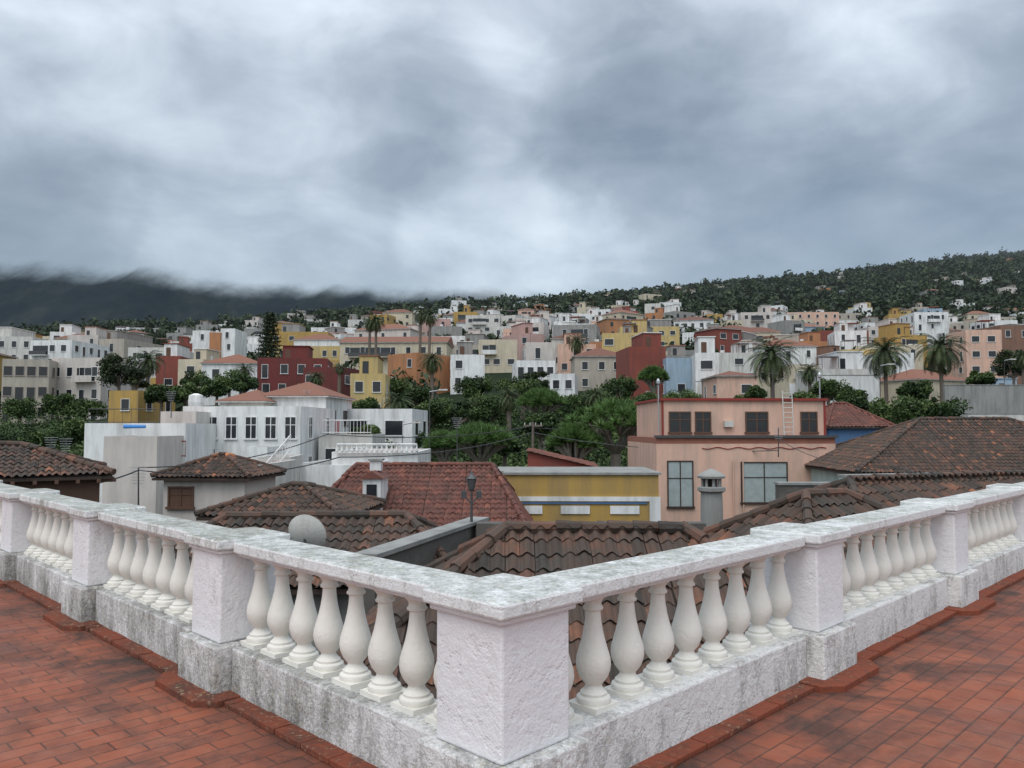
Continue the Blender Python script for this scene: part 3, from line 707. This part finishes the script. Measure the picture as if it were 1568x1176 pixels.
mast('street_lamp',1538,552,600,98,'street'); mast('street_lamp',658,600,700,62,'street'); mast('street_lamp',1348,560,625,80,'street'); mast('street_lamp',616,650,700,60,'street')
for a in [(212,716,775,30),(328,688,700,36),(1192,655,700,44),(78,670,735,40),(101,672,735,40),(700,640,720,50),(470,598,625,66),(262,600,640,54),(585,610,632,74)]: mast('tv_antenna',*a,'ant')
def cable(pts,r=.02):
    mb=MB()
    for a,b in zip(pts[:-1],pts[1:]):
        prev=a
        for i in range(1,15):
            t=i/14; p=a.lerp(b,t)-Vector((0,0,.45*4*t*(1-t))); mb.tube(prev,p,r,None,'metal',4); prev=p
    mb.finish('overhead_cable')
cable([S(-20,735,26),S(212,720,30),S(520,700,38),S(816,662,56),S(1192,690,44)],.03); cable([S(212,716,30),S(500,665,45),S(816,652,58)],.03); cable([S(1192,672,44),S(1380,716,26),S(1600,708,20)],.018); cable([S(816,655,58),S(1000,632,60)],.035)
mast('utility_pole',816,646,760,58,'cross')
# ------------------------------------------------------------ terrace
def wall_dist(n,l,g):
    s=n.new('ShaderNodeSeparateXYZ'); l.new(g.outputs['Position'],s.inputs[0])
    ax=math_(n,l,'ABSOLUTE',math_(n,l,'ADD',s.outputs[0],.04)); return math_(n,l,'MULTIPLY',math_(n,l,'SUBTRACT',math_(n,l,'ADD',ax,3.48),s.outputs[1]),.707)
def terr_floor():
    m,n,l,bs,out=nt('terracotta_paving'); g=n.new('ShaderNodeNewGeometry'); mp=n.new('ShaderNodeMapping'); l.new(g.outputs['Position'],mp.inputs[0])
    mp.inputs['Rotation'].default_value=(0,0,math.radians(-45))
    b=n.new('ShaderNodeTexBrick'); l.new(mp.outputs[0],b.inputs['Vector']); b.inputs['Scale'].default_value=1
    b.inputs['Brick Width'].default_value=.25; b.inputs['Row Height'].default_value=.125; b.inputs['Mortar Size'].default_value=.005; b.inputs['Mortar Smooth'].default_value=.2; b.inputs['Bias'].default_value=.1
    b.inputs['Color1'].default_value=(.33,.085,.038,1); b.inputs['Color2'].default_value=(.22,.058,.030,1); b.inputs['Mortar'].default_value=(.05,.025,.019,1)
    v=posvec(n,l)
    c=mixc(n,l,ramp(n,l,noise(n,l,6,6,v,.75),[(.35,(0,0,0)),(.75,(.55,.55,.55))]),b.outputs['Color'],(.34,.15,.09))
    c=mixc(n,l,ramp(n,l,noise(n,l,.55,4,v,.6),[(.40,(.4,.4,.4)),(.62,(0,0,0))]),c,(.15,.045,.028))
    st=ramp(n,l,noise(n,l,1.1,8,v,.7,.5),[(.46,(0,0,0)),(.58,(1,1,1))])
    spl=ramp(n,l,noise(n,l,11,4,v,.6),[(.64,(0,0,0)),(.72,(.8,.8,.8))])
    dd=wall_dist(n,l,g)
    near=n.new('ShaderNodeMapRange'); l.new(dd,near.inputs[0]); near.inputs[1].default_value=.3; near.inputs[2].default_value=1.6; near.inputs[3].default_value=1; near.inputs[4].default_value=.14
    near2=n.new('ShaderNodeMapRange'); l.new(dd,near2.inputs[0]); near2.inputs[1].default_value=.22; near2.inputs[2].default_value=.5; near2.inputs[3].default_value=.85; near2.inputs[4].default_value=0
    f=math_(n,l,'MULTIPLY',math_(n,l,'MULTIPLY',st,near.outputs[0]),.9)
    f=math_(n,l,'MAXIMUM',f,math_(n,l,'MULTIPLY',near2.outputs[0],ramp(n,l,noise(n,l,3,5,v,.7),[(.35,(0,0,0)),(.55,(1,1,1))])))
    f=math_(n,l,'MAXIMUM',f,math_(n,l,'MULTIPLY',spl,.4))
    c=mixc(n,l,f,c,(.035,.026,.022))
    l.new(c,bs.inputs['Base Color']); bs.inputs['Specular IOR Level'].default_value=.35
    rg=n.new('ShaderNodeMapRange'); l.new(noise(n,l,2.5,5,v),rg.inputs[0]); rg.inputs[1].default_value=.35; rg.inputs[2].default_value=.65; rg.inputs[3].default_value=.5; rg.inputs[4].default_value=.8; l.new(rg.outputs[0],bs.inputs['Roughness'])
    inv=math_(n,l,'SUBTRACT',1,b.outputs['Fac'])
    h2=math_(n,l,'ADD',inv,math_(n,l,'MULTIPLY',noise(n,l,25,4,v),.4)); bump(n,l,bs,h2,.8,.007)
    return m
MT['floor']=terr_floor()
def aged(name,c,dk,amt,top,sc=1.0,bs_=.5,low=0,west=.04):
    m,n,l,bs,out=nt(name); v=posvec(n,l); vs=posvec(n,l,(1,1,.35))
    a=noise(n,l,7*sc,10,vs,.78,.1); b=noise(n,l,55,6,v,.75); big=noise(n,l,1.5,4,v)
    f=math_(n,l,'ADD',math_(n,l,'MULTIPLY',a,.55),math_(n,l,'ADD',math_(n,l,'MULTIPLY',b,.34),math_(n,l,'MULTIPLY',big,.28)))
    f=math_(n,l,'SUBTRACT',f,.065)
    g=n.new('ShaderNodeNewGeometry'); sN=n.new('ShaderNodeSeparateXYZ'); l.new(g.outputs['Normal'],sN.inputs[0])
    up=math_(n,l,'MULTIPLY',math_(n,l,'GREATER_THAN',sN.outputs[2],.5),top); f=math_(n,l,'ADD',f,up)
    sP=n.new('ShaderNodeSeparateXYZ'); l.new(v,sP.inputs[0])
    if low:
        q=n.new('ShaderNodeMapRange'); l.new(sP.outputs[2],q.inputs[0]); q.inputs[1].default_value=0; q.inputs[2].default_value=.33; q.inputs[3].default_value=low; q.inputs[4].default_value=0
        f=math_(n,l,'ADD',f,q.outputs[0])
    q=n.new('ShaderNodeMapRange'); l.new(sP.outputs[0],q.inputs[0]); q.inputs[1].default_value=-1.5; q.inputs[2].default_value=.5; q.inputs[3].default_value=west; q.inputs[4].default_value=0
    f=math_(n,l,'ADD',math_(n,l,'ADD',f,amt),q.outputs[0])
    fr=ramp(n,l,f,[(.54,(0,0,0)),(.60,(.45,.45,.45)),(.70,(1,1,1))])
    base=mixc(n,l,ramp(n,l,big,[(.35,(0,0,0)),(.65,(1,1,1))]),tuple(x*.9 for x in c),c)
    dkc=mixc(n,l,noise(n,l,14,4,v),dk,tuple(min(1,x*2.3) for x in dk))
    li=ramp(n,l,noise(n,l,30,3,v,.5),[(.58,(0,0,0)),(.65,(1,1,1))]); dkc=mixc(n,l,math_(n,l,'MULTIPLY',li,.6),dkc,(.42,.38,.24))
    l.new(mixc(n,l,math_(n,l,'MULTIPLY',fr,.88),base,dkc),bs.inputs['Base Color']); bs.inputs['Roughness'].default_value=.88; bs.inputs['Specular IOR Level'].default_value=.2
    chips=ramp(n,l,noise(n,l,9,4,v,.6),[(.38,(0,0,0)),(.42,(1,1,1))])
    bump(n,l,bs,math_(n,l,'ADD',math_(n,l,'ADD',noise(n,l,22,6,v,.65),math_(n,l,'MULTIPLY',noise(n,l,80,3,v),.35)),math_(n,l,'MULTIPLY',chips,.25)),bs_,.015); return m
MT['post']=aged('whitewashed_post',(.80,.785,.79),(.22,.21,.19),-.065,.13,1,.6)
MT['rail']=aged('weathered_rail',(.76,.755,.74),(.12,.12,.10),.0,.10,1.3,.6)
MT['plinth']=aged('weathered_plinth',(.76,.745,.725),(.10,.095,.085),-.005,.05,.9,.9,.06,.07)
MT['bal']=aged('cream_baluster',(.79,.76,.69),(.33,.31,.27),-.13,.05,1,.3)
MT['kerb']=aged('terracotta_kerb',(.22,.06,.033),(.035,.025,.02),.03,0,.6,.4)
CX,CY=-.04,3.48
bal_root=empty('terrace_balustrade',(0,0,0))
posts=MB();rails=MB();pl=MB();kerb=MB();bals=MB()
def side(yaw,spacing,nb,cnt,s):
    M=T(CX,CY,0,yaw)
    for q in(posts,rails,pl,kerb,bals): q.setM(M)
    rk=random.Random(yaw)
    for i in range(0,cnt+1):
        x=i*spacing
        if i>0 or s==1:
            posts.box(x-.205,x+.205,-.205,.205,.315,.865,'post'); posts.box(x-.265,x+.265,-.265,.265,0,.315,'plinth'); posts.box(x-.228,x+.228,-.228,.228,.865,.892,'post'); posts.box(x-.25,x+.25,-.25,.25,.892,.958,'rail')
        ys=-s; e=.13
        a0,a1=x-.27-e,x+.27+e
        if i==0: continue
        pts=[(a0,.15*ys),(a0,.30*ys),(a0+.12,(.27+e)*ys),(a1-.12,(.27+e)*ys),(a1,.30*ys),(a1,.15*ys)]
        bt=[(p[0],p[1],.0) for p in pts];tp=[(p[0],p[1],.04) for p in pts]; nn=len(pts)
        kerb.add(bt+tp,[(j,(j+1)%nn,nn+(j+1)%nn,nn+j) for j in range(nn)]+[tuple(range(nn,2*nn))],'kerb')
    for i in range(cnt):
        x0=i*spacing+.205;x1=(i+1)*spacing-.205
        rails.box(x0+.045,x1-.045,-.15,.15,.87,.942,'rail'); rails.box(x0+.03,x1-.03,-.115,.115,.845,.868,'post')
        pl.box(x0+.065,x1-.065,-.155,.155,0,.30,'plinth')
        xx=x0+.2
        while xx<x1-.25:
            e=min(xx+.27,x1-.2); j=rk.uniform(-.006,.006); kerb.box(xx+.004,e-.004,*sorted((-s*.15,-s*(.265+j))),0,.034+j*.6,'kerb'); xx=e
        for j in range(nb):
            x=x0+(j+.5)*(x1-x0)/nb
            bals.box(x-.088,x+.088,-.088,.088,.298,.325,'bal')
            pr=[(.082,.325),(.086,.338),(.082,.352),(.064,.360),(.066,.372),(.052,.384),(.042,.398),(.040,.408),(.05,.42),(.068,.443),(.081,.475),(.086,.507),(.082,.54),(.070,.58),(.057,.625),(.047,.67),(.040,.715),(.037,.75),(.037,.762),(.049,.768),(.051,.777),(.043,.786),(.040,.80),(.052,.818),(.064,.830),(.066,.846)]
            bals.lathe((x,0,0),pr,'bal',20)
side(45,2.88,9,6,1)
side(135,2.5,8,7,-1)
posts.finish('posts',parent=bal_root,bevel=.012); rails.finish('handrails',parent=bal_root,bevel=.014); pl.finish('plinth_wall',parent=bal_root,bevel=.014); kerb.finish('kerb_tiles',parent=bal_root,bevel=.005)
b=bals.finish('balusters',True,parent=bal_root)
md=b.modifiers.new('es','EDGE_SPLIT'); md.split_angle=math.radians(50)
mb=MB(); L=22
c0=Vector((CX,CY)); r=Vector((.7071,.7071)); lf=Vector((-.7071,.7071))
A=c0+Vector((0,.2)); Bp=A+r*L; Cp=A+lf*L
pts=[(A.x,A.y),(Cp.x,Cp.y),(Cp.x,-14),(Bp.x,-14),(Bp.x,Bp.y)]
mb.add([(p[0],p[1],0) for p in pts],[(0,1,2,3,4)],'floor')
bt=[(p[0],p[1],-9) for p in pts]; tp=[(p[0],p[1],-.002) for p in pts]
mb.add(tp+bt,[(j,(j+1)%5,5+(j+1)%5,5+j) for j in range(5)],'offwhite')
mb.finish('roof_terrace')
# ------------------------------------------------------------ world, sun
w=bpy.data.worlds.new('World'); scene.world=w; w.use_nodes=True; n=w.node_tree.nodes; l=w.node_tree.links
bg=n['Background']; wo=n['World Output']
SE,SR=math.radians(52),math.radians(200)
sky=n.new('ShaderNodeTexSky'); sky.sky_type='NISHITA'; sky.sun_disc=False; sky.sun_elevation=SE; sky.sun_rotation=SR
l.new(sky.outputs[0],bg.inputs[0]); bg.inputs[1].default_value=.05
tc=n.new('ShaderNodeTexCoord'); G=tc.outputs['Generated']; sx_=n.new('ShaderNodeSeparateXYZ'); l.new(G,sx_.inputs[0])
mp=n.new('ShaderNodeMapping'); l.new(G,mp.inputs[0]); mp.inputs['Scale'].default_value=(1,1,2.1); mp.inputs['Location'].default_value=(.3,.1,.7)
mp2=n.new('ShaderNodeMapping'); l.new(G,mp2.inputs[0]); mp2.inputs['Scale'].default_value=(1,1,1.7); mp2.inputs['Location'].default_value=(2.3,1.1,.2)
n1=noise(n,l,2.3,3,mp2.outputs[0],.5,.2); n2=noise(n,l,5.5,8,mp.outputs[0],.52,.35)
f=math_(n,l,'ADD',math_(n,l,'MULTIPLY',n1,.5),math_(n,l,'MULTIPLY',n2,.5))
wv=n.new('ShaderNodeVectorMath'); wv.operation='MULTIPLY_ADD'; l.new(noise(n,l,4.5,6,G,.55,out='Color'),wv.inputs[0]); wv.inputs[1].default_value=(.4,.4,.3); wv.inputs[2].default_value=(-.2,-.2,-.15)
wa=n.new('ShaderNodeVectorMath'); wa.operation='ADD'; l.new(G,wa.inputs[0]); l.new(wv.outputs[0],wa.inputs[1])
wn=n.new('ShaderNodeVectorMath'); wn.operation='NORMALIZE'; l.new(wa.outputs[0],wn.inputs[0])
for px,py,am,wd in[(780,330,.09,9),(1270,170,.09,12),(480,30,.06,22),(250,60,.04,18),(900,20,.04,20),(430,400,.05,9),(150,30,.04,20),(520,210,-.08,13),(1130,260,-.07,12),(1500,300,-.09,14),(200,260,-.08,15),(1250,380,-.07,10),(1560,120,-.04,12),(700,390,.02,8),(60,390,-.06,9),(1000,120,-.03,10)]:
    d=(S(px,py,100)-Vector((0,0,EYE))).normalized()
    dp=n.new('ShaderNodeVectorMath'); dp.operation='DOT_PRODUCT'; l.new(wn.outputs[0],dp.inputs[0]); dp.inputs[1].default_value=d
    q=n.new('ShaderNodeMapRange'); q.interpolation_type='SMOOTHERSTEP'; l.new(dp.outputs['Value'],q.inputs[0]); q.inputs[1].default_value=math.cos(math.radians(wd)); q.inputs[2].default_value=1; q.inputs[3].default_value=0; q.inputs[4].default_value=am
    f=math_(n,l,'ADD',f,q.outputs[0])
cl=ramp(n,l,f,[(.30,(.155,.175,.19)),(.42,(.24,.27,.29)),(.52,(.34,.375,.40)),(.64,(.51,.555,.585)),(.78,(.73,.775,.80))])
el=ramp(n,l,sx_.outputs[2],[(0,(.66,.66,.66)),(.12,(.74,.74,.74)),(.2,(.90,.90,.90)),(.3,(1.0,1.0,1.0)),(.5,(1.33,1.33,1.35))])
cl=mixc(n,l,1.0,cl,el,'MULTIPLY')
zen=n.new('ShaderNodeMapRange'); l.new(sx_.outputs[2],zen.inputs[0]); zen.inputs[1].default_value=.5; zen.inputs[2].default_value=1; zen.inputs[3].default_value=1; zen.inputs[4].default_value=2.5
back=n.new('ShaderNodeMapRange'); l.new(sx_.outputs[1],back.inputs[0]); back.inputs[1].default_value=.2; back.inputs[2].default_value=-.8; back.inputs[3].default_value=1; back.inputs[4].default_value=1.9
bg2=n.new('ShaderNodeBackground'); l.new(cl,bg2.inputs[0]); l.new(math_(n,l,'MULTIPLY',zen.outputs[0],back.outputs[0]),bg2.inputs[1])
ad=n.new('ShaderNodeAddShader'); l.new(bg.outputs[0],ad.inputs[0]); l.new(bg2.outputs[0],ad.inputs[1]); l.new(ad.outputs[0],wo.inputs[0])
ld=bpy.data.lights.new('sun','SUN'); ld.energy=1.15; ld.angle=math.radians(30); ld.color=(1,.97,.92)
lo=bpy.data.objects.new('sun',ld); COL.objects.link(lo)
sd=Vector((-.25,-.55,1.0)).normalized(); lo.rotation_euler=sd.to_track_quat('Z','Y').to_euler()
# ------------------------------------------------------------ camera
cd=bpy.data.cameras.new('camera'); cam=bpy.data.objects.new('camera',cd); COL.objects.link(cam); scene.camera=cam
cd.sensor_width=36; cd.lens=36*F/1568; cd.clip_end=20000; cd.clip_start=.05
cam.location=(0,0,EYE); cam.rotation_euler=(math.pi/2+PITCH,0,0)
scene.view_settings.view_transform='Standard'; scene.view_settings.look='None'; scene.view_settings.exposure=0
print('town',ntown)
